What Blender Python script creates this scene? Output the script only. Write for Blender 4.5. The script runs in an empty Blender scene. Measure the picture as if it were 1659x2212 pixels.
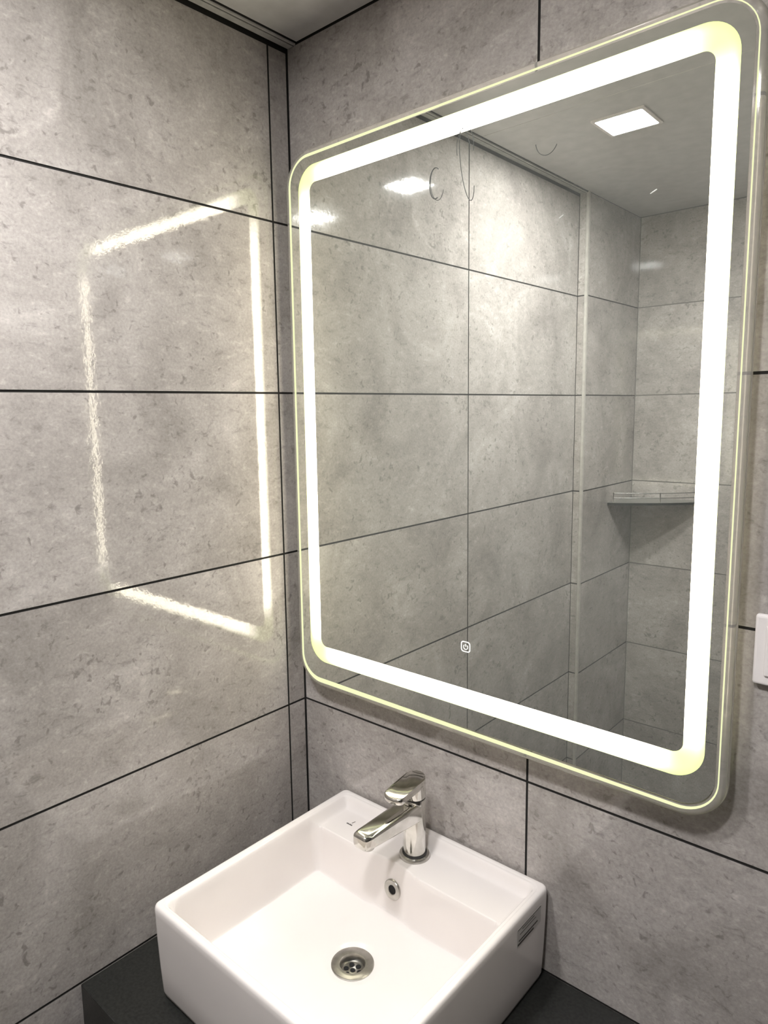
import bpy, bmesh, math, random
from mathutils import Vector, Matrix
random.seed(7)
S = bpy.context.scene
COL = S.collection

# ------------------------------------------------------------------ camera
cam_d = bpy.data.cameras.new('camera')
cam = bpy.data.objects.new('camera', cam_d)
COL.objects.link(cam)
right = Vector((0.73991548, 0.67245444, -0.01816901))
up = Vector((-0.07755246, 0.11209933, 0.99066612))
fwd = Vector((-0.66821456, 0.73160015, -0.13509452))
M4 = Matrix.Identity(4)
for i in range(3):
    M4[i][0] = right[i]; M4[i][1] = up[i]; M4[i][2] = -fwd[i]
M4.translation = Vector((0.97339, -0.90379, 0.86595))
cam.matrix_world = M4
cam_d.sensor_fit = 'HORIZONTAL'
cam_d.sensor_width = 36
cam_d.lens = 1502.08 * 36 / 1659
cam_d.shift_x = 58.56 / 1659
cam_d.shift_y = -14.64 / 1659
cam_d.clip_start = 0.01
S.camera = cam

# ------------------------------------------------------------------ world, exposure
W = bpy.data.worlds.new('world'); S.world = W
W.use_nodes = True
W.node_tree.nodes['Background'].inputs[0].default_value = (0.02, 0.02, 0.022, 1)
W.node_tree.nodes['Background'].inputs[1].default_value = 1.0
S.view_settings.view_transform = 'Standard'
S.view_settings.look = 'None'
S.view_settings.gamma = 1
S.view_settings.use_curve_mapping = False
S.view_settings.exposure = 0.15
PANEL_STRENGTH = 300.0      # ceiling panels
BAND_STRENGTH = 15.5         # lit band of the mirror

# room measures (metres; z = 0 is the top of the counter)
MIR_Y = -0.032              # front of the mirror
FILL = 0.045                # narrow tile at the corner
END_Y = -1.245              # left wall steps out here
STEP = 0.030
FAR_Y = -1.657
RIGHT_X = 1.137
CEIL = 1.5
FLOOR = -0.85
GAP = 0.0034
DEP = 0.0013

# ------------------------------------------------------------------ helpers
def link(name, me, mat=None, parent=None, smooth=False):
    o = bpy.data.objects.new(name, me)
    COL.objects.link(o)
    if mat: 
        if not me.materials: me.materials.append(mat)
    if parent: o.parent = parent
    if smooth:
        for p in me.polygons: p.use_smooth = True
    return o

def mesh(name, v, f):
    me = bpy.data.meshes.new(name)
    me.from_pydata([tuple(p) for p in v], [], f)
    bm = bmesh.new(); bm.from_mesh(me)
    bmesh.ops.recalc_face_normals(bm, faces=bm.faces)
    bm.to_mesh(me); bm.free()
    me.update()
    return me

def box_me(name, lo, hi, bev=0.0, seg=2):
    bm = bmesh.new()
    bmesh.ops.create_cube(bm, size=1)
    for v in bm.verts:
        v.co = Vector([lo[i] + (v.co[i] + .5) * (hi[i] - lo[i]) for i in range(3)])
    if bev: bmesh.ops.bevel(bm, geom=bm.edges[:], offset=bev, segments=seg, profile=.5, affect='EDGES')
    me = bpy.data.meshes.new(name); bm.to_mesh(me); bm.free()
    return me

def empty(name, loc, label=None, cat=None, group=None):
    o = bpy.data.objects.new(name, None); COL.objects.link(o); o.location = loc
    o.empty_display_size = .05
    tag(o, label, cat, group); return o

def tag(o, label=None, cat=None, group=None, kind=None):
    if label: o['label'] = label
    if cat: o['category'] = cat
    if group: o['group'] = group
    if kind: o['kind'] = kind
    return o

def part(name, me, mat, parent, smooth=False):
    """link a mesh whose vertices are in world space under a thing"""
    off = Vector(parent.location)
    p = parent.parent
    while p: off += Vector(p.location); p = p.parent
    me.transform(Matrix.Translation(-off))
    return link(name, me, mat, parent, smooth)

def autosmooth(o, ang=35):
    me = o.data
    for p in me.polygons: p.use_smooth = True
    try: me.set_sharp_from_angle(angle=math.radians(ang))
    except Exception: pass

def loft(name, loops, cap0=True, cap1=True, closed=False):
    v = []; f = []
    n = len(loops[0])
    for L in loops: v += list(L)
    k = len(loops)
    for i in range(k if closed else k - 1):
        a = i * n; b = ((i + 1) % k) * n
        for j in range(n):
            f.append((a + j, a + (j + 1) % n, b + (j + 1) % n, b + j))
    if not closed:
        if cap0: f.append(tuple(range(n - 1, -1, -1)))
        if cap1: f.append(tuple(range((k - 1) * n, k * n)))
    return mesh(name, v, f)

def rrect(x0, x1, z0, z1, r, n=10):
    """rounded rectangle as 2D points, 4*(n+1) of them"""
    out = []
    for cx, cz, a0 in ((x1 - r, z1 - r, 0), (x0 + r, z1 - r, 90), (x0 + r, z0 + r, 180), (x1 - r, z0 + r, 270)):
        for i in range(n + 1):
            a = math.radians(a0 + 90 * i / n)
            out.append((cx + r * math.cos(a), cz + r * math.sin(a)))
    return out

def lathe(name, prof, c, seg=48, cap0=False, cap1=False):
    loops = []
    for r, z in prof:
        loops.append([(c[0] + r * math.cos(2 * math.pi * i / seg), c[1] + r * math.sin(2 * math.pi * i / seg), c[2] + z) for i in range(seg)])
    return loft(name, loops, cap0, cap1)

def tube(name, pts, r, seg=10, closed=False):
    pts = [Vector(p) for p in pts]
    loops = []
    n = len(pts)
    ref = Vector((0, 0, 1))
    for i, p in enumerate(pts):
        if closed: t = pts[(i + 1) % n] - pts[i - 1]
        else: t = pts[min(i + 1, n - 1)] - pts[max(i - 1, 0)]
        t.normalize()
        a = t.cross(ref)
        if a.length < 1e-3: a = t.cross(Vector((1, 0, 0)))
        a.normalize(); b = a.cross(t)
        loops.append([p + r * (math.cos(2 * math.pi * k / seg) * a + math.sin(2 * math.pi * k / seg) * b) for k in range(seg)])
    return loft(name, loops, closed=closed)

# ------------------------------------------------------------------ materials
def new_mat(name):
    m = bpy.data.materials.new(name); m.use_nodes = True
    nt = m.node_tree
    return m, nt, nt.nodes['Principled BSDF']

def plain(name, col, rough=.5, metal=0.0, **kw):
    m, nt, b = new_mat(name)
    b.inputs['Base Color'].default_value = (*col, 1)
    b.inputs['Roughness'].default_value = rough
    b.inputs['Metallic'].default_value = metal
    for k, v in kw.items(): b.inputs[k.replace('_', ' ')].default_value = v
    return m

def N(nt, t, **kw):
    n = nt.nodes.new(t)
    for k, v in kw.items(): setattr(n, k, v)
    return n

def ramp(nt, stops):
    n = nt.nodes.new('ShaderNodeValToRGB')
    e = n.color_ramp.elements
    while len(e) < len(stops): e.new(.5)
    for i, (p, c) in enumerate(stops):
        e[i].position = p; e[i].color = (*c, 1) if len(c) == 3 else c
    return n

def tile_material():
    m, nt, b = new_mat('stone_tile')
    L = nt.links
    geo = N(nt, 'ShaderNodeNewGeometry')
    oi = N(nt, 'ShaderNodeObjectInfo')
    mul = N(nt, 'ShaderNodeVectorMath', operation='SCALE'); mul.inputs[0].default_value = (17.3, 31.1, 23.7)
    L.new(oi.outputs['Random'], mul.inputs['Scale'])
    add = N(nt, 'ShaderNodeVectorMath', operation='ADD')
    L.new(geo.outputs['Position'], add.inputs[0]); L.new(mul.outputs[0], add.inputs[1])
    def noise(scale, detail, rough=.55, dist=0, vec=add.outputs[0]):
        n = N(nt, 'ShaderNodeTexNoise')
        n.inputs['Scale'].default_value = scale; n.inputs['Detail'].default_value = detail
        n.inputs['Roughness'].default_value = rough; n.inputs['Distortion'].default_value = dist
        L.new(vec, n.inputs['Vector']); return n
    # cloudy ground
    n1 = noise(5, 9, .62, .9)
    r1 = ramp(nt, [(.30, (.275, .252, .237)), (.46, (.358, .330, .310)), (.58, (.416, .386, .364)), (.75, (.51, .477, .452))])
    L.new(n1.outputs['Fac'], r1.inputs[0])
    # stretched flaky strokes, light and dark
    mp = N(nt, 'ShaderNodeMapping'); mp.inputs['Rotation'].default_value = (.35, .2, .5); mp.inputs['Scale'].default_value = (1, 1, 1.9)
    L.new(add.outputs[0], mp.inputs[0])
    n2 = noise(42, 8, .70, .45, mp.outputs[0])
    r2 = ramp(nt, [(.28, (.0, .0, .0)), (.45, (.5, .5, .5)), (.55, (.5, .5, .5)), (.75, (1, 1, 1))])
    L.new(n2.outputs['Fac'], r2.inputs[0])
    mx = N(nt, 'ShaderNodeMix', data_type='RGBA', blend_type='OVERLAY'); mx.inputs[0].default_value = .36
    L.new(r1.outputs[0], mx.inputs[6]); L.new(r2.outputs[0], mx.inputs[7])
    # small dark pits
    n3 = noise(80, 3, .5, .6)
    n4 = noise(9, 2)
    mm = N(nt, 'ShaderNodeMath', operation='MULTIPLY_ADD'); L.new(n4.outputs['Fac'], mm.inputs[0]); mm.inputs[1].default_value = .35
    L.new(n3.outputs['Fac'], mm.inputs[2])
    r3 = ramp(nt, [(.80, (0, 0, 0)), (.90, (1, 1, 1))])
    L.new(mm.outputs[0], r3.inputs[0])
    mx2 = N(nt, 'ShaderNodeMix', data_type='RGBA'); mx2.inputs[7].default_value = (.17, .155, .145, 1)
    sc = N(nt, 'ShaderNodeMath', operation='MULTIPLY'); sc.inputs[1].default_value = .6
    L.new(r3.outputs[0], sc.inputs[0]); L.new(sc.outputs[0], mx2.inputs[0])
    L.new(mx.outputs[2], mx2.inputs[6])
    # grain
    n5 = noise(240, 3, .6)
    mx3 = N(nt, 'ShaderNodeMix', data_type='RGBA', blend_type='OVERLAY'); mx3.inputs[0].default_value = .30
    L.new(mx2.outputs[2], mx3.inputs[6]); L.new(n5.outputs['Fac'], mx3.inputs[7])
    L.new(mx3.outputs[2], b.inputs['Base Color'])
    rr = N(nt, 'ShaderNodeMapRange'); rr.inputs['To Min'].default_value = .03; rr.inputs['To Max'].default_value = .095
    L.new(n2.outputs['Fac'], rr.inputs[0]); L.new(rr.outputs[0], b.inputs['Roughness'])
    bp = N(nt, 'ShaderNodeBump'); bp.inputs['Strength'].default_value = .05; bp.inputs['Distance'].default_value = .002
    n6 = noise(70, 3, .6)
    b.inputs['IOR'].default_value = 1.6
    L.new(n6.outputs['Fac'], bp.inputs['Height']); L.new(bp.outputs[0], b.inputs['Normal'])
    return m

TILE = tile_material()
GROUT = plain('dark_grout', (.012, .011, .010), .9)

PALEG = plain('pale_grout', (.17, .16, .15), .9)

def noisy(name, c0, c1, scale, rough, bump=0.0, metal=0.0):
    m, nt, b = new_mat(name); L = nt.links
    geo = N(nt, 'ShaderNodeNewGeometry')
    n = N(nt, 'ShaderNodeTexNoise'); n.inputs['Scale'].default_value = scale; n.inputs['Detail'].default_value = 6
    L.new(geo.outputs['Position'], n.inputs['Vector'])
    r = ramp(nt, [(.35, c0), (.65, c1)]); L.new(n.outputs['Fac'], r.inputs[0])
    L.new(r.outputs[0], b.inputs['Base Color']); b.inputs['Roughness'].default_value = rough; b.inputs['Metallic'].default_value = metal
    if bump:
        bp = N(nt, 'ShaderNodeBump'); bp.inputs['Strength'].default_value = bump; bp.inputs['Distance'].default_value = .002
        L.new(n.outputs['Fac'], bp.inputs['Height']); L.new(bp.outputs[0], b.inputs['Normal'])
    return m

CEILM = noisy('ceiling_panel_white', (.52, .51, .50), (.58, .57, .56), 30, .38)
TRIMM = noisy('pvc_trim', (.42, .41, .39), (.52, .51, .49), 60, .4)
EDGEM = noisy('edge_trim_cream', (.42, .40, .37), (.50, .48, .44), 60, .4)
PORC = noisy('white_porcelain', (.80, .755, .73), (.83, .785, .76), 8, .10)
STONE = noisy('dark_granite', (.010, .0105, .010), (.022, .023, .021), 220, .32, .05)
CHROME = noisy('worn_chrome', (.60, .59, .55), (.78, .77, .74), 40, .10, .02, 1.0)
SATIN = noisy('satin_steel', (.42, .41, .38), (.58, .57, .54), 60, .28, .03, 1.0)
GASKET = plain('dark_gasket', (.03, .03, .03), .5)
HOLE = plain('drain_void', (.004, .004, .005), .8)
PLASTIC = noisy('white_plastic', (.74, .70, .69), (.78, .74, .73), 20, .3)
HOUSE = plain('mirror_housing', (.62, .62, .60), .4)
INK = plain('ink', (.05, .045, .04), .6)
SMOKED = plain('shelf_glass_top', (.20, .20, .185), .25)
SMOKEDGE = plain('shelf_glass_edge', (.012, .014, .013), .6, IOR=1.05)
RAILM = plain('bright_rail', (.95, .94, .92), .22, 1.0)
STICKM = plain('clear_label_film', (.50, .48, .46), .35)
SMEAR = plain('dried_smear', (.13, .135, .125), .6)
FLECK = plain('white_fleck', (.85, .85, .82), .5)
DARKT = noisy('bounce_cut_tile', (.055, .052, .05), (.085, .08, .077), 9, .05)  # for the unseen right wall; dark colour invented to cut bounced light
FLOORM = noisy('bounce_cut_floor', (.05, .048, .046), (.08, .077, .074), 12, .35)  # floor is out of view; kept dark to absorb bounce, real colour unknown

def mirror_material():
    m, nt, b = new_mat('silvered_glass'); L = nt.links
    nt.nodes.remove(b)
    out = nt.nodes['Material Output']
    gl = N(nt, 'ShaderNodeBsdfGlossy'); gl.inputs['Color'].default_value = (.80, .82, .775, 1); gl.inputs['Roughness'].default_value = 0
    df = N(nt, 'ShaderNodeBsdfDiffuse'); df.inputs['Color'].default_value = (.75, .78, .72, 1)
    geo = N(nt, 'ShaderNodeNewGeometry')
    n = N(nt, 'ShaderNodeTexNoise'); n.inputs['Scale'].default_value = 9; n.inputs['Detail'].default_value = 8; n.inputs['Roughness'].default_value = .7
    L.new(geo.outputs['Position'], n.inputs['Vector'])
    mr = N(nt, 'ShaderNodeMapRange'); mr.inputs['From Min'].default_value = .3; mr.inputs['From Max'].default_value = .75
    mr.inputs['To Min'].default_value = .05; mr.inputs['To Max'].default_value = .12
    L.new(n.outputs['Fac'], mr.inputs[0])
    mx = N(nt, 'ShaderNodeMixShader'); L.new(mr.outputs[0], mx.inputs[0]); L.new(gl.outputs[0], mx.inputs[1]); L.new(df.outputs[0], mx.inputs[2])
    L.new(mx.outputs[0], out.inputs[0])
    return m
SILVER = mirror_material()

def emit(name, col, strength):
    m, nt, b = new_mat(name)
    nt.nodes.remove(b)
    e = N(nt, 'ShaderNodeEmission'); e.inputs[0].default_value = (*col, 1); e.inputs[1].default_value = strength
    nt.links.new(e.outputs[0], nt.nodes['Material Output'].inputs[0])
    return m
PANEL_E = emit('panel_diffuser', (1.0, .99, .99), PANEL_STRENGTH)
ICON_E = emit('icon_light', (1, 1, .95), 1.3)
GLOW_E = emit('edge_leak_light', (.93, .98, .56), .95)

def band_material():
    m, nt, b = new_mat('frosted_light_band'); L = nt.links
    nt.nodes.remove(b)
    at = N(nt, 'ShaderNodeAttribute'); at.attribute_name = 'glow'
    cr = ramp(nt, [(0, (.72, .82, .30)), (.30, (.88, .95, .48)), (.6, (1, .94, .74)), (1, (1, .91, .70))])
    L.new(at.outputs['Fac'], cr.inputs[0])
    mr = N(nt, 'ShaderNodeMapRange'); mr.inputs['To Min'].default_value = 1.45; mr.inputs['To Max'].default_value = BAND_STRENGTH
    pw = N(nt, 'ShaderNodeMath', operation='POWER'); pw.inputs[1].default_value = 2.2
    L.new(at.outputs['Fac'], pw.inputs[0]); L.new(pw.outputs[0], mr.inputs[0])
    e = N(nt, 'ShaderNodeEmission'); L.new(cr.outputs[0], e.inputs[0]); L.new(mr.outputs[0], e.inputs[1])
    L.new(e.outputs[0], nt.nodes['Material Output'].inputs[0])
    return m
BAND_E = band_material()

def glass_material():
    m, nt, b = new_mat('clear_edge_glass'); L = nt.links
    b.inputs['Base Color'].default_value = (.95, .91, .87, 1)
    b.inputs['Roughness'].default_value = .06
    b.inputs['IOR'].default_value = 1.47
    b.inputs['Transmission Weight'].default_value = .80
    return m
LIPG = glass_material()

# ------------------------------------------------------------------ the room shell
def slab(name, lo, hi, mat, kind='structure'):
    c = [(lo[0] + hi[0]) / 2, (lo[1] + hi[1]) / 2, lo[2]]
    me = box_me(name, [lo[i] - c[i] for i in range(3)], [hi[i] - c[i] for i in range(3)])
    o = link(name, me, mat); o.location = c
    tag(o, kind=kind); return o

tile_cache = {}
def add_tile(wall, axis, sign, face, a0, a1, z0, z1, name='tile'):
    """tile on a wall plane. axis 0: plane x=face, runs along y; axis 1: plane y=face, runs along x"""
    key = (axis, sign, round(a1 - a0, 4), round(z1 - z0, 4))
    if key not in tile_cache:
        w, h, c = (a1 - a0) / 2, (z1 - z0) / 2, .00015
        v = []
        for dep, ins in ((-DEP, 0), (-c, 0), (0, c)):
            for u, t in ((-w + ins, -h + ins), (w - ins, -h + ins), (w - ins, h - ins), (-w + ins, h - ins)):
                v.append((sign * dep, u, t) if axis == 0 else (u, sign * dep, t))
        f = []
        for k in range(2):
            for j in range(4):
                f.append((k * 4 + j, k * 4 + (j + 1) % 4, k * 4 + 4 + (j + 1) % 4, k * 4 + 4 + j))
        f.append((8, 9, 10, 11)); f.append((3, 2, 1, 0))
        me = mesh('tile', v, f); me.materials.append(TILE); me.materials.append(GROUT)
        for p in me.polygons:
            if abs(p.normal[axis]) < .9: p.material_index = 1      # edges are smeared with grout
        tile_cache[key] = me
    o = bpy.data.objects.new(name, tile_cache[key]); COL.objects.link(o)
    o.parent = wall
    c = Vector((face, (a0 + a1) / 2, (z0 + z1) / 2)) if axis == 0 else Vector(((a0 + a1) / 2, face, (z0 + z1) / 2))
    o.location = c - Vector(wall.location)
    return o

ROWS = [FLOOR, -.6, -.3, 0, .3, .6, .9, 1.2, CEIL]
def tile_wall(wall, axis, sign, face, joints, ends=(GAP / 2, GAP / 2), top=GAP / 2):
    for i in range(len(joints) - 1):
        a0 = joints[i] + (ends[0] if i == 0 else GAP / 2)
        a1 = joints[i + 1] - (ends[1] if i == len(joints) - 2 else GAP / 2)
        for k in range(len(ROWS) - 1):
            add_tile(wall, axis, sign, face, a0, a1, ROWS[k] + GAP / 2, ROWS[k + 1] - (top if k == len(ROWS) - 2 else GAP / 2))

wl = slab('wall_left', (-.12, END_Y, FLOOR), (-DEP, .10, CEIL + .05), GROUT)
tile_wall(wl, 0, 1, 0, [END_Y, END_Y + .6, -FILL, 0], (.0008, .0032), .0095)
wb = slab('wall_back', (-DEP, DEP, FLOOR), (RIGHT_X, .10, CEIL + .05), GROUT)
tile_wall(wb, 1, -1, 0, [0, .4893, 1.0893, RIGHT_X], (.002, .001))
# shower part of the left wall stands proud by STEP
ws = slab('wall_shower', (-.12, FAR_Y - .1, FLOOR), (STEP - DEP, END_Y - DEP, CEIL + .05), GROUT)
tile_wall(ws, 0, 1, STEP, [FAR_Y, END_Y - .008], (.0015, 0))
for k in range(len(ROWS) - 1):      # narrow return tiles facing the mirror
    add_tile(ws, 1, 1, END_Y, .0015, STEP - .008, ROWS[k] + GAP / 2, ROWS[k + 1] - GAP / 2)
DARKG = GROUT; GROUT = PALEG; tile_cache.clear()
wf = slab('wall_far', (STEP - DEP, FAR_Y - .1, FLOOR), (RIGHT_X, FAR_Y - DEP, CEIL + .05), GROUT)
tile_wall(wf, 1, 1, FAR_Y, [STEP, STEP + .6, RIGHT_X], (.0015, .001))
GROUT = DARKG; tile_cache.clear()
wr = slab('wall_right', (RIGHT_X, FAR_Y - .1, FLOOR), (RIGHT_X + .1, .10, CEIL + .05), GROUT)
TILE = DARKT; tile_cache.clear()  # guessed dark finish, holds down the fill from this wall
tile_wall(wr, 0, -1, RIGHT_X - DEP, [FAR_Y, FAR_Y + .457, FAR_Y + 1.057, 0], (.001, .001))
fl = slab('floor', (-.12, FAR_Y - .1, FLOOR - .08), (RIGHT_X + .1, .10, FLOOR), FLOORM)

ce = slab('ceiling', (-.12, FAR_Y - .1, CEIL + .05), (RIGHT_X + .1, .10, CEIL + .10), CEILM)
for (y0, y1) in ((FAR_Y + .002, -.6555), (-.6555, -.002)):
    me = box_me('ceiling_panel', (.0282, y0 + .0008, CEIL), (RIGHT_X - .003, y1 - .0008, CEIL + .05), .0012, 1)
    me.transform(Matrix.Translation(-Vector(ce.location)))
    link('ceiling_panel', me, CEILM, ce)
t1 = slab('trim_1', (.006, END_Y + .002, CEIL - .004), (.0190, -.003, CEIL + .05), TRIMM)
for nm, xa, xb, dz, mt in (('trim_gap_shade', .0190, .0212, .0030, GROUT), ('trim_lip', .0212, .0256, .0036, TRIMM), ('trim_gap_shade', .0256, .0278, .0012, GROUT)):  # black strips paint the shade inside the gaps between the trim profiles
    lp = box_me(nm, (xa, END_Y + .002, CEIL - dz), (xb, -.003, CEIL + .05))
    lp.transform(Matrix.Translation(-Vector(t1.location))); link(nm, lp, mt, t1)
t2 = slab('trim_2', (STEP - .0075, END_Y - .0075, FLOOR), (STEP + .001, END_Y + .001, CEIL), EDGEM)

# ------------------------------------------------------------------ ceiling lights
def ceiling_light(x, y, label):
    t = empty('ceiling_light', (x, y, CEIL), label, 'ceiling light', 'square panel lights in the ceiling')
    h = .060; g = .0525
    # frame ring
    outer = [rrect(x - h, x + h, y - h, y + h, .004, 3), rrect(x - g, x + g, y - g, y + g, .003, 3)]
    zz = CEIL
    loops = [[(a, b, zz) for a, b in outer[0]], [(a, b, zz - .003) for a, b in outer[0]], [(a, b, zz - .004) for a, b in outer[1]], [(a, b, zz) for a, b in outer[1]]]
    part('frame', loft('frame', loops, closed=True), PLASTIC, t)
    part('diffuser', box_me('diffuser', (x - g, y - g, zz - .003), (x + g, y + g, zz - .001)), PANEL_E, t)
ceiling_light(.310, -.812, 'square ceiling light nearest the plain tiled side wall, seen in the mirror')
ceiling_light(.735, -.850, 'square ceiling light farther from the plain tiled side wall')

# ------------------------------------------------------------------ counter
ct = link('countertop', box_me('countertop', (-.566, -.2445, -.07), (.566, .2445, 0), .002, 2), STONE)
ct.location = (.5680, -.2455, 0)
tag(ct, 'dark stone countertop under the white basin in the corner', 'countertop')

# ------------------------------------------------------------------ basin
BX0, BX1, BY0, BY1, BH = .108, .531, -.4225, -.003, .150
def build_basin():
    root = empty('wash_basin', ((BX0 + BX1) / 2, (BY0 + BY1) / 2, 0), 'white square ceramic countertop basin with a tap ledge', 'basin')
    def sstep(t):
        t = max(0.0, min(1.0, t)); return t * t * (3 - 2 * t)
    def sdf(x, y, x0, x1, y0, y1, r):
        cx, cy = (x0 + x1) / 2, (y0 + y1) / 2
        qx = abs(x - cx) - (x1 - x0) / 2 + r; qy = abs(y - cy) - (y1 - y0) / 2 + r
        return math.hypot(max(qx, 0), max(qy, 0)) + min(max(qx, qy), 0) - r
    R = .012
    LED = .1295; LFRONT = -.1005
    DR = (.3225, -.2195)
    def smin(a, b, k):
        h = max(k - abs(a - b), 0) / k
        return min(a, b) - h * h * k * .25
    def smax(a, b, k): return -smin(-a, -b, k)
    def height(x, y):
        d = sdf(x, y, BX0, BX1, BY0, BY1, R)        # <= 0 inside
        e = -d
        fr = .006
        top = BH
        if e < fr: top = BH - fr + math.sqrt(max(0, fr * fr - (fr - e) ** 2))
        # ledge basin: slopes from the rim down to the deck
        di = -sdf(x, y, BX0 + .014, BX1 - .014, BY0 + .013, BY1 - .014, .012)
        led = smax(BH - max(0, di) * 1.9 if di > 0 else BH + 1 * 0, LED, .010)
        z = smin(top, led, .006) if di > -.004 else top
        # bowl
        notch = math.exp(-((x - .300) / .040) ** 4)
        yf = LFRONT + .006 * notch
        db = -sdf(x, y, BX0 + .0185, BX1 - .0185, BY0 + .018, yf, .020)
        slope = 9.0
        wall = LED - db * slope
        # rim sides start at full height rather than from the deck
        if y < LFRONT + .012:
            wall_side = BH - (-sdf(x, y, BX0 + .0145, BX1 - .0145, BY0 + .0135, .2, .020)) * slope
            wall = max(wall, wall_side) if y < LFRONT else wall
        r = math.hypot(x - DR[0], y - DR[1])
        floor = .0405 + .010 * min(1, r / .2) ** 1.2
        if r < .045: floor -= .0018 * (1 - sstep((r - .030) / .015))
        bowl = smax(wall, floor, .028)
        z = smin(z, bowl, .006 + .030 * notch * (1 if y > LFRONT - .03 else 0))
        return z
    def axis(lo, hi, dense, step, fine):
        s = set([round(lo, 5), round(hi, 5)])
        n = int((hi - lo) / step)
        for i in range(n + 1): s.add(round(lo + (hi - lo) * i / n, 5))
        for a, b in dense:
            k = int((b - a) / fine)
            for i in range(k + 1): s.add(round(a + (b - a) * i / k, 5))
        out = []
        for q in sorted(s):
            if not out or q - out[-1] > fine * .45: out.append(q)
        out[-1] = hi
        return out
    xs = axis(BX0, BX1, [(BX0, BX0 + .045), (DR[0] - .045, DR[0] + .045), (BX1 - .045, BX1)], .006, .0011)
    ys = axis(BY0, BY1, [(BY0, BY0 + .045), (DR[1] - .045, DR[1] + .045), (LFRONT - .03, LFRONT + .02), (BY1 - .035, BY1)], .006, .0011)
    nx, ny = len(xs), len(ys)
    v = []; f = []
    cx, cy = (BX0 + BX1) / 2, (BY0 + BY1) / 2
    hx, hy = (BX1 - BX0) / 2, (BY1 - BY0) / 2
    for y in ys:
        for x in xs:
            px, py = x, y
            qx, qy = abs(x - cx) - hx + R, abs(y - cy) - hy + R
            if qx > 0 and qy > 0:      # square corner -> round corner, keeping order
                m = max(qx, qy); l = math.hypot(qx, qy)
                k = m / l
                px = cx + math.copysign(hx - R + qx * k, x - cx); py = cy + math.copysign(hy - R + qy * k, y - cy)
            v.append((px, py, height(px, py)))
    for j in range(ny - 1):
        for i in range(nx - 1):
            a = j * nx + i
            mxy = ((xs[i] + xs[i + 1]) / 2 - DR[0], (ys[j] + ys[j + 1]) / 2 - DR[1])
            if math.hypot(*mxy) < .0235: continue      # waste hole
            f.append((a, a + 1, a + nx + 1, a + nx))
    ring = [i for i in range(nx)] + [j * nx + nx - 1 for j in range(1, ny)] + [(ny - 1) * nx + i for i in range(nx - 2, -1, -1)] + [j * nx for j in range(ny - 2, 0, -1)]
    prev = ring
    for z, ins in ((.136, 0), (.10, .0006), (.05, .0022), (.010, .004), (.003, .006), (0, .010)):
        cur = []
        for idx in ring:
            x, y, _ = v[idx]
            cur.append(len(v))
            v.append((cx + (x - cx) * (1 - ins / hx), cy + (y - cy) * (1 - ins / hy), z))
        n = len(ring)
        for j in range(n):
            f.append((prev[j], prev[(j + 1) % n], cur[(j + 1) % n], cur[j]))
        prev = cur
    f.append(tuple(reversed(prev)))
    me = mesh('bowl', v, f)
    o = part('bowl', me, PORC, root); autosmooth(o, 60)

    # waste: flange, well and perforated strainer
    fz = .0405
    c = (DR[0], DR[1], fz)
    fl_ = part('drain_flange', lathe('drain_flange', [(.0325, -.0012), (.0325, .0008), (.0305, .0018), (.0195, .0012), (.0178, -.0012), (.0172, -.010), (.0170, -.022)], c), SATIN, root); autosmooth(fl_, 50)
    seg = 40
    # strainer plate with holes: annular plate + hole discs set proud by a hair
    st = part('strainer', lathe('strainer', [(.0172, -.0115), (.0165, -.0112), (.0001, -.0108)], c, cap1=True), SATIN, fl_); autosmooth(st)
    hs = [(0, 0)] + [(.0108 * math.cos(a), .0108 * math.sin(a)) for a in [math.radians(20 + 60 * i) for i in range(6)]]
    for hxx, hyy in hs:
        hm = lathe('drain_hole', [(.0040, -.0104), (.0037, -.0102), (.0001, -.0102)], (c[0] + hxx, c[1] + hyy, c[2]), 14, cap1=True)
        part('drain_hole', hm, HOLE, fl_)
    # overflow ring on the rear bowl wall
    oc = Vector((.3030, LFRONT + .0018, .0860))
    loops = []
    for r, dy in ((.0165, .004), (.0165, -.0026), (.0155, -.0038), (.0085, -.0036), (.0075, -.0028), (.0072, .003)):
        loops.append([(oc.x + r * math.cos(2 * math.pi * i / 36), oc.y + dy + .10 * r * math.sin(2 * math.pi * i / 36), oc.z + r * math.sin(2 * math.pi * i / 36)) for i in range(36)])
    ov = part('overflow_ring', loft('overflow_ring', loops, False, False), SATIN, root); autosmooth(ov, 40)
    hm = [(oc.x + .0073 * math.cos(2 * math.pi * i / 24), oc.y - .0022, oc.z + .0073 * math.sin(2 * math.pi * i / 24)) for i in range(24)]
    part('overflow_hole', loft('overflow_hole', [hm, [(p[0], p[1] + .003, p[2]) for p in hm]]), HOLE, ov)
    # printed maker's mark on the ledge: a short dark line of print and a slanted stroke
    def mark(x, y, w, h, rot):
        me_ = box_me('mark', (-w / 2, -h / 2, 0), (w / 2, h / 2, .0003))
        me_.transform(Matrix.Translation((x, y, LED + .0004)) @ Matrix.Rotation(rot, 4, 'Z'))
        return me_
    lg = part('printed_logo', mark(.1735, -.0640, .0130, .0009, 0), INK, root)
    for i in range(6):
        part('letter_stroke', mark(.1680 + .0021 * i, -.0630 + (.0004 if i % 2 else -.0002), .0008, .0030 - .0005 * (i % 3), .15 * (-1) ** i), INK, lg)
    part('letter_stroke', mark(.1756, -.0545, .0009, .0075, -.25), INK, lg)
    # paper label on the right flank
    lb = part('side_label', box_me('side_label', (BX1 - .0006, -.100, .106), (BX1 + .0002, -.030, .1325)), STICKM, root)
    lb['label'] = 'worn grey printed label'
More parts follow.
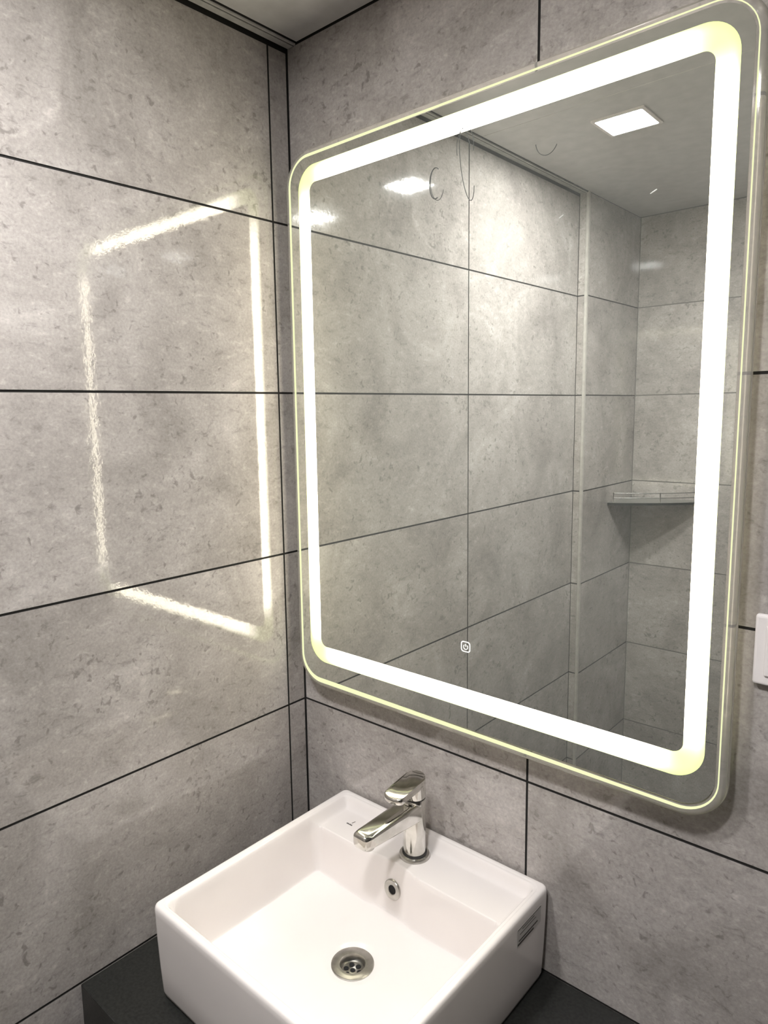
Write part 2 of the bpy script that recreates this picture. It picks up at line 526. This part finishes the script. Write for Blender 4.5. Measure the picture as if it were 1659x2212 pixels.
    for z0, y0, y1, t in ((.1315, -.098, -.031, .0010), (.1275, -.085, -.050, .0010), (.1225, -.092, -.045, .0009), (.1135, -.095, -.040, .0022), (.1085, -.098, -.052, .0030)):
        part('print_line', box_me('print_line', (BX1 + .0001, y0, z0 - t / 2), (BX1 + .0004, y1, z0 + t / 2)), INK, lb)
    return root
basin = build_basin()

# ------------------------------------------------------------------ tap
def build_tap():
    X, Y, Z = .3145, -.0555, .1295
    root = empty('basin_tap', (X, Y, Z), 'chrome single-lever tap on the ledge of the white basin', 'tap')
    b = part('base_ring', lathe('base_ring', [(.0255, -.001), (.0258, .003), (.0245, .0052), (.0205, .0062), (.0195, .0058)], (X, Y, Z)), SATIN, root); autosmooth(b)
    b = part('gasket', lathe('gasket', [(.0205, .004), (.0205, .0080), (.0180, .0085)], (X, Y, Z)), GASKET, root); autosmooth(b)
    b = part('body', lathe('body', [(.0182, .004), (.0186, .010), (.0184, .050), (.0188, .085), (.0190, .1025), (.0186, .1040), (.0001, .1040)], (X, Y, Z), 56), CHROME, root); autosmooth(b, 40)
    # spout: flattened rounded section running forward from the body, dropping slightly
    loops = []
    for t in [i / 14 for i in range(15)]:
        y = Y - .004 - .117 * t
        w = .0186 - .0022 * t
        zt = Z + .1010 - .0085 * t
        zb = Z + .0665 + .0015 * t
        if t > .93:
            q = (t - .93) / .07; w *= 1 - .10 * q
        x = X - .010 * t
        r = .0075
        loops.append([(a, y, z) for a, z in rrect(x - w, x + w, zb, zt, r, 6)])
    last = loops[-1]
    cxm = sum(p[0] for p in last) / len(last); czm = sum(p[2] for p in last) / len(last)
    for k, dy in ((.93, -.0022), (.78, -.0040), (.5, -.0050)):
        loops.append([(cxm + (p[0] - cxm) * k, p[1] + dy, czm + (p[2] - czm) * k) for p in last])
    sp = part('spout', loft('spout', loops), CHROME, root); autosmooth(sp, 50)
    ax, ay = X - .0093, Y - .107
    a_ = part('aerator', lathe('aerator', [(.0110, .075), (.0110, .0640), (.0100, .0630), (.0085, .0645), (.0001, .0650)], (ax, ay, Z), 32), SATIN, sp); autosmooth(a_)
    # black seam then the lever head
    b = part('seam', lathe('seam', [(.0178, .1035), (.0178, .1065)], (X, Y, Z)), GASKET, root)
    loops = []
    seg = 48
    # head: cylinder whose top is cut on a forward-falling slope
    def ring(r, zf):
        out = []
        for i in range(seg):
            a = 2 * math.pi * i / seg
            px, py = r * math.cos(a), r * math.sin(a)
            out.append((X + px, Y + py, Z + zf(py)))
        return out
    loops.append(ring(.0186, lambda p: .1062)); loops.append(ring(.0190, lambda p: .1075))
    loops.append(ring(.0190, lambda p: .1280 + .25 * p)); 
    hd = part('lever_head', loft('lever_head', loops), CHROME, root); autosmooth(hd, 40)
    # lever blade: rounded plan, tapering in thickness toward the tip
    plan = []
    nseg = 12
    for i in range(nseg + 1):                       # back half circle
        a = math.pi * i / nseg
        plan.append((.0192 * math.cos(a), .0192 * math.sin(a)))
    for k in range(1, 6): plan.append((-.0192 + .0010 * k / 5, -.052 * k / 5))
    for i in range(1, nseg):
        a = math.pi + math.pi * i / nseg
        plan.append((.0182 * math.cos(a), -.052 + .010 * math.sin(a)))
    for k in range(5, 0, -1): plan.append((.0192 - .0010 * k / 5, -.052 * k / 5))
    def top(p): return .1385 + .115 * p - (1.2 * (p + .02) ** 2 if p < -.02 else 0)
    def bot(p): return .1265 + .15 * p if p > -.0192 else .1236 - (.09) * (-.0192 - p)
    L = [[(X + a * .985, Y + b_ * .99, Z + bot(b_)) for a, b_ in plan], [(X + a, Y + b_, Z + bot(b_) + .0012) for a, b_ in plan],
         [(X + a, Y + b_, Z + max(top(b_) - .0022, bot(b_) + .0020)) for a, b_ in plan], [(X + a * .975, Y + b_ * .98, Z + max(top(b_) - .0006, bot(b_) + .0030)) for a, b_ in plan],
         [(X + a * .92, Y + b_ * .955, Z + max(top(b_), bot(b_) + .0034)) for a, b_ in plan]]
    lv = part('lever', loft('lever', L), CHROME, root); autosmooth(lv, 40)
    return root
build_tap()

# ------------------------------------------------------------------ lit mirror
def build_mirror():
    x0, x1, z0, z1 = .0195, .7712, .3525, 1.3075
    RAD = .058
    Y = MIR_Y
    root = empty('lit_mirror', ((x0 + x1) / 2, 0, z0), 'large rounded rectangular wall mirror with a glowing frosted light band', 'mirror')
    def rr(ins, n=12, r=None):
        return rrect(x0 + ins, x1 - ins, z0 + ins, z1 - ins, max(.004, (RAD - ins) if r is None else r), n)
    # housing on the wall
    hp = rr(.030)
    part('housing', loft('housing', [[(a, -.0004, b) for a, b in hp], [(a, Y + .0062, b) for a, b in hp]]), HOUSE, root)
    # clear rounded edge
    prof = [(.0141, Y + .0003), (.0070, Y + .0001), (.0030, Y + .0012), (.0008, Y + .0040), (.0, Y + .0075), (.0008, Y + .0110), (.0030, Y + .0135), (.0141, Y + .0145)]
    lip = part('clear_edge', loft('clear_edge', [[(a, y, b) for a, b in rr(i)] for i, y in prof], closed=True), LIPG, root); autosmooth(lip, 40)
    lip['label'] = 'clear rounded glass edge'
    def rrb(ins, n=12):         # same, with a wider margin along the bottom edge
        return rrect(x0 + ins, x1 - ins, z0 + ins + .0040, z1 - ins, RAD - ins - .002, n)
    # leak of light just inside the edge
    def flat_ring(name, A, B, ya, yb, mat, parent):
        return part(name, loft(name, [[(a, ya, b) for a, b in A], [(a, ya, b) for a, b in B], [(a, yb, b) for a, b in B], [(a, yb, b) for a, b in A]], closed=True), mat, parent)
    ga = rr(.0095); gb = []
    for (ax_, az_), (bx_, bz_) in zip(ga, rrb(.0142)):       # wide beside the corner wall, a thin line on the far side
        q = max(0, min(1, (ax_ - x0) / (x1 - x0)))
        k = 1 - .72 * q ** (1.2 if az_ > .8 else 4)
        gb.append((ax_ + (bx_ - ax_) * k, az_ + (bz_ - az_) * k))
    flat_ring('edge_glow', ga, gb, Y - .0001, Y + .0004, GLOW_E, root)
    # silvered border, band, silvered centre; band rectangle measured in its own right
    bo = (.0535, .7440, .4035, 1.2790); bi = (.0813, .7188, .4345, 1.2498)
    def brr(t, n=12):
        q = [bo[k] + (bi[k] - bo[k]) * t for k in range(4)]
        return rrect(*q, .040 + (.014 - .040) * t, n)
    flat_ring('silvered_border', rrb(.0142), brr(0), Y, Y + .005, SILVER, root)
    K = 8
    per = 13
    # finer band with straight runs subdivided so the corner falloff is local
    def dense(t):
        base = brr(t); out = []
        for i in range(4):
            arc = base[i * per:(i + 1) * per]
            nxt = base[((i + 1) % 4) * per]
            out += [(p, 1) for p in arc]
            e = arc[-1]
            for s in (.03, .06, .10, .15, .22, .32, .44, .56, .68, .78, .85, .90, .94, .97):
                out.append(((e[0] + (nxt[0] - e[0]) * s, e[1] + (nxt[1] - e[1]) * s), 0))
        return out
    loops = []; vals = []
    for k in range(K + 1):
        t = k / K
        D = dense(t)
        loops.append([(p[0], Y + .0006, p[1]) for p, _ in D])
        for p, _ in D:
            # the LED strips stop short of the corners and sit toward the inner side
            dx = min(abs(p[0] - bo[0]), abs(p[0] - bo[1])); dz = min(abs(p[1] - bo[2]), abs(p[1] - bo[3]))
            far = max(dx, dz)
            c = max(0, min(1, (far - .022) / .075)); c = c * c * (3 - 2 * c)
            side = .30 + .70 * min(1, t / .30)
            vals.append(max(0.0, min(1.0, (.10 + .90 * c) * side)))
    me = loft('light_band', loops, False, False)
    at = me.attributes.new('glow', 'FLOAT', 'POINT')
    for i, q in enumerate(vals): at.data[i].value = q
    lb = part('light_band', me, BAND_E, root)
    lb['label'] = 'glowing frosted band, warm white'
    cp = brr(1)
    part('silvered_centre', loft('silvered_centre', [[(a, Y, b) for a, b in cp], [(a, Y + .005, b) for a, b in cp]]), SILVER, root)
    # touch switch icon
    cx, cz = .3985, .5022
    o1 = rrect(cx - .0085, cx + .0085, cz - .0085, cz + .0085, .0045, 6); o2 = rrect(cx - .0070, cx + .0070, cz - .0070, cz + .0070, .0035, 6)
    ic = flat_ring('touch_switch_icon', o1, o2, Y - .0002, Y, ICON_E, root)
    arc = [(cx + .0038 * math.sin(a), Y - .0002, cz - .0004 + .0038 * math.cos(a)) for a in [math.radians(40 + 280 * i / 18) for i in range(19)]]
    part('power_symbol', tube('power_symbol', arc, .00055, 6), ICON_E, ic)
    part('power_symbol', tube('power_symbol', [(cx, Y - .0002, cz + .0046), (cx, Y - .0002, cz + .0004)], .00055, 6), ICON_E, ic)
    # dried smears and specks on the glass
    def wob(cx, cz, rx, rz, a0, a1, tilt=0, n=24):
        out = []
        for i in range(n + 1):
            a = math.radians(a0 + (a1 - a0) * i / n)
            x = rx * math.cos(a); z = rz * math.sin(a)
            out.append((cx + x * math.cos(tilt) - z * math.sin(tilt), Y - .0001, cz + x * math.sin(tilt) + z * math.cos(tilt)))
        return out
    for pts, r in ((wob(.344, 1.192, .0105, .0215, 60, 290), .00045), (wob(.347, 1.191, .0115, .0235, 100, 330, .1), .00025), (wob(.398, 1.205, .010, .050, 20, 320, .15), .00030),
                   (wob(.395, 1.230, .014, .026, -20, 200), .00030), (wob(.5200, 1.208, .016, .020, 190, 330), .00025)):
        part('smear', tube('smear', pts, r * 1.7, 5), SMEAR, root)
    for cx_, cz_, s, t in ((.5420, 1.1080, .0030, .5), (.6567, 1.1135, .0032, .4), (.6585, 1.1145, .0028, .4)):
        part('speck', tube('speck', [(cx_ - s * math.cos(t), Y - .0001, cz_ - s * math.sin(t)), (cx_, Y - .0001, cz_), (cx_ + s * math.cos(t), Y - .0001, cz_ + s * math.sin(t))], .0006, 5), FLECK, root)
    return root
build_mirror()

# ------------------------------------------------------------------ switch plate
sw = empty('wall_switch', (.828, 0, .537), 'white square switch plate on the tiled wall beside the mirror', 'switch')
part('plate', box_me('plate', (.785, -.010, .537), (.871, -.0002, .622), .0035, 3), PLASTIC, sw)
part('rocker', box_me('rocker', (.797, -.0125, .549), (.859, -.009, .610), .002, 2), PLASTIC, sw)

# ------------------------------------------------------------------ corner shelf
def build_shelf():
    zc = .534; x0 = STEP; yb = FAR_Y
    root = empty('corner_shelf', (x0, yb, zc), 'small dark glass corner shelf with a chrome rail, seen in the mirror', 'shelf')
    P1 = Vector((x0, yb + .212)); P2 = Vector((x0 + .262, yb))
    mid = (P1 + P2) / 2 + Vector((.62, .78)) * .022
    def bez(t, a, b, c): return a * (1 - t) ** 2 + b * 2 * t * (1 - t) + c * t * t
    ctrl = mid * 2 - (P1 + P2) / 2
    front = [bez(i / 16, P1, ctrl, P2) for i in range(17)]
    outl = [(x0 + .0004, yb + .0004)] + [(p.x + (.0004 if i == 0 else 0), p.y + (.0004 if i == 16 else 0)) for i, p in enumerate(front)][::-1]
    gp = part('glass_plate', loft('glass_plate', [[(a, b, zc) for a, b in outl], [(a, b, zc + .008) for a, b in outl]]), SMOKED, root)
    gp.data.materials.append(SMOKEDGE)
    for p in gp.data.polygons:
        if p.normal.z < .5: p.material_index = 1
    ins = [bez(.06 + .88 * i / 20, P1, ctrl, P2) - Vector((.62, .78)) * .006 for i in range(21)]
    for h in (.040, .024):
        o = part('rail', tube('rail', [(p.x, p.y, zc + h) for p in ins], .0019, 8), RAILM, root); autosmooth(o, 60)
    for i in (0, 10, 20):
        p = ins[i]
        o = part('rail_post', lathe('rail_post', [(.0022, .007), (.0022, .038), (.0030, .039), (.0030, .042), (.0001, .043)], (p.x, p.y, zc), 12, cap1=True), RAILM, root); autosmooth(o, 60)
build_shelf()
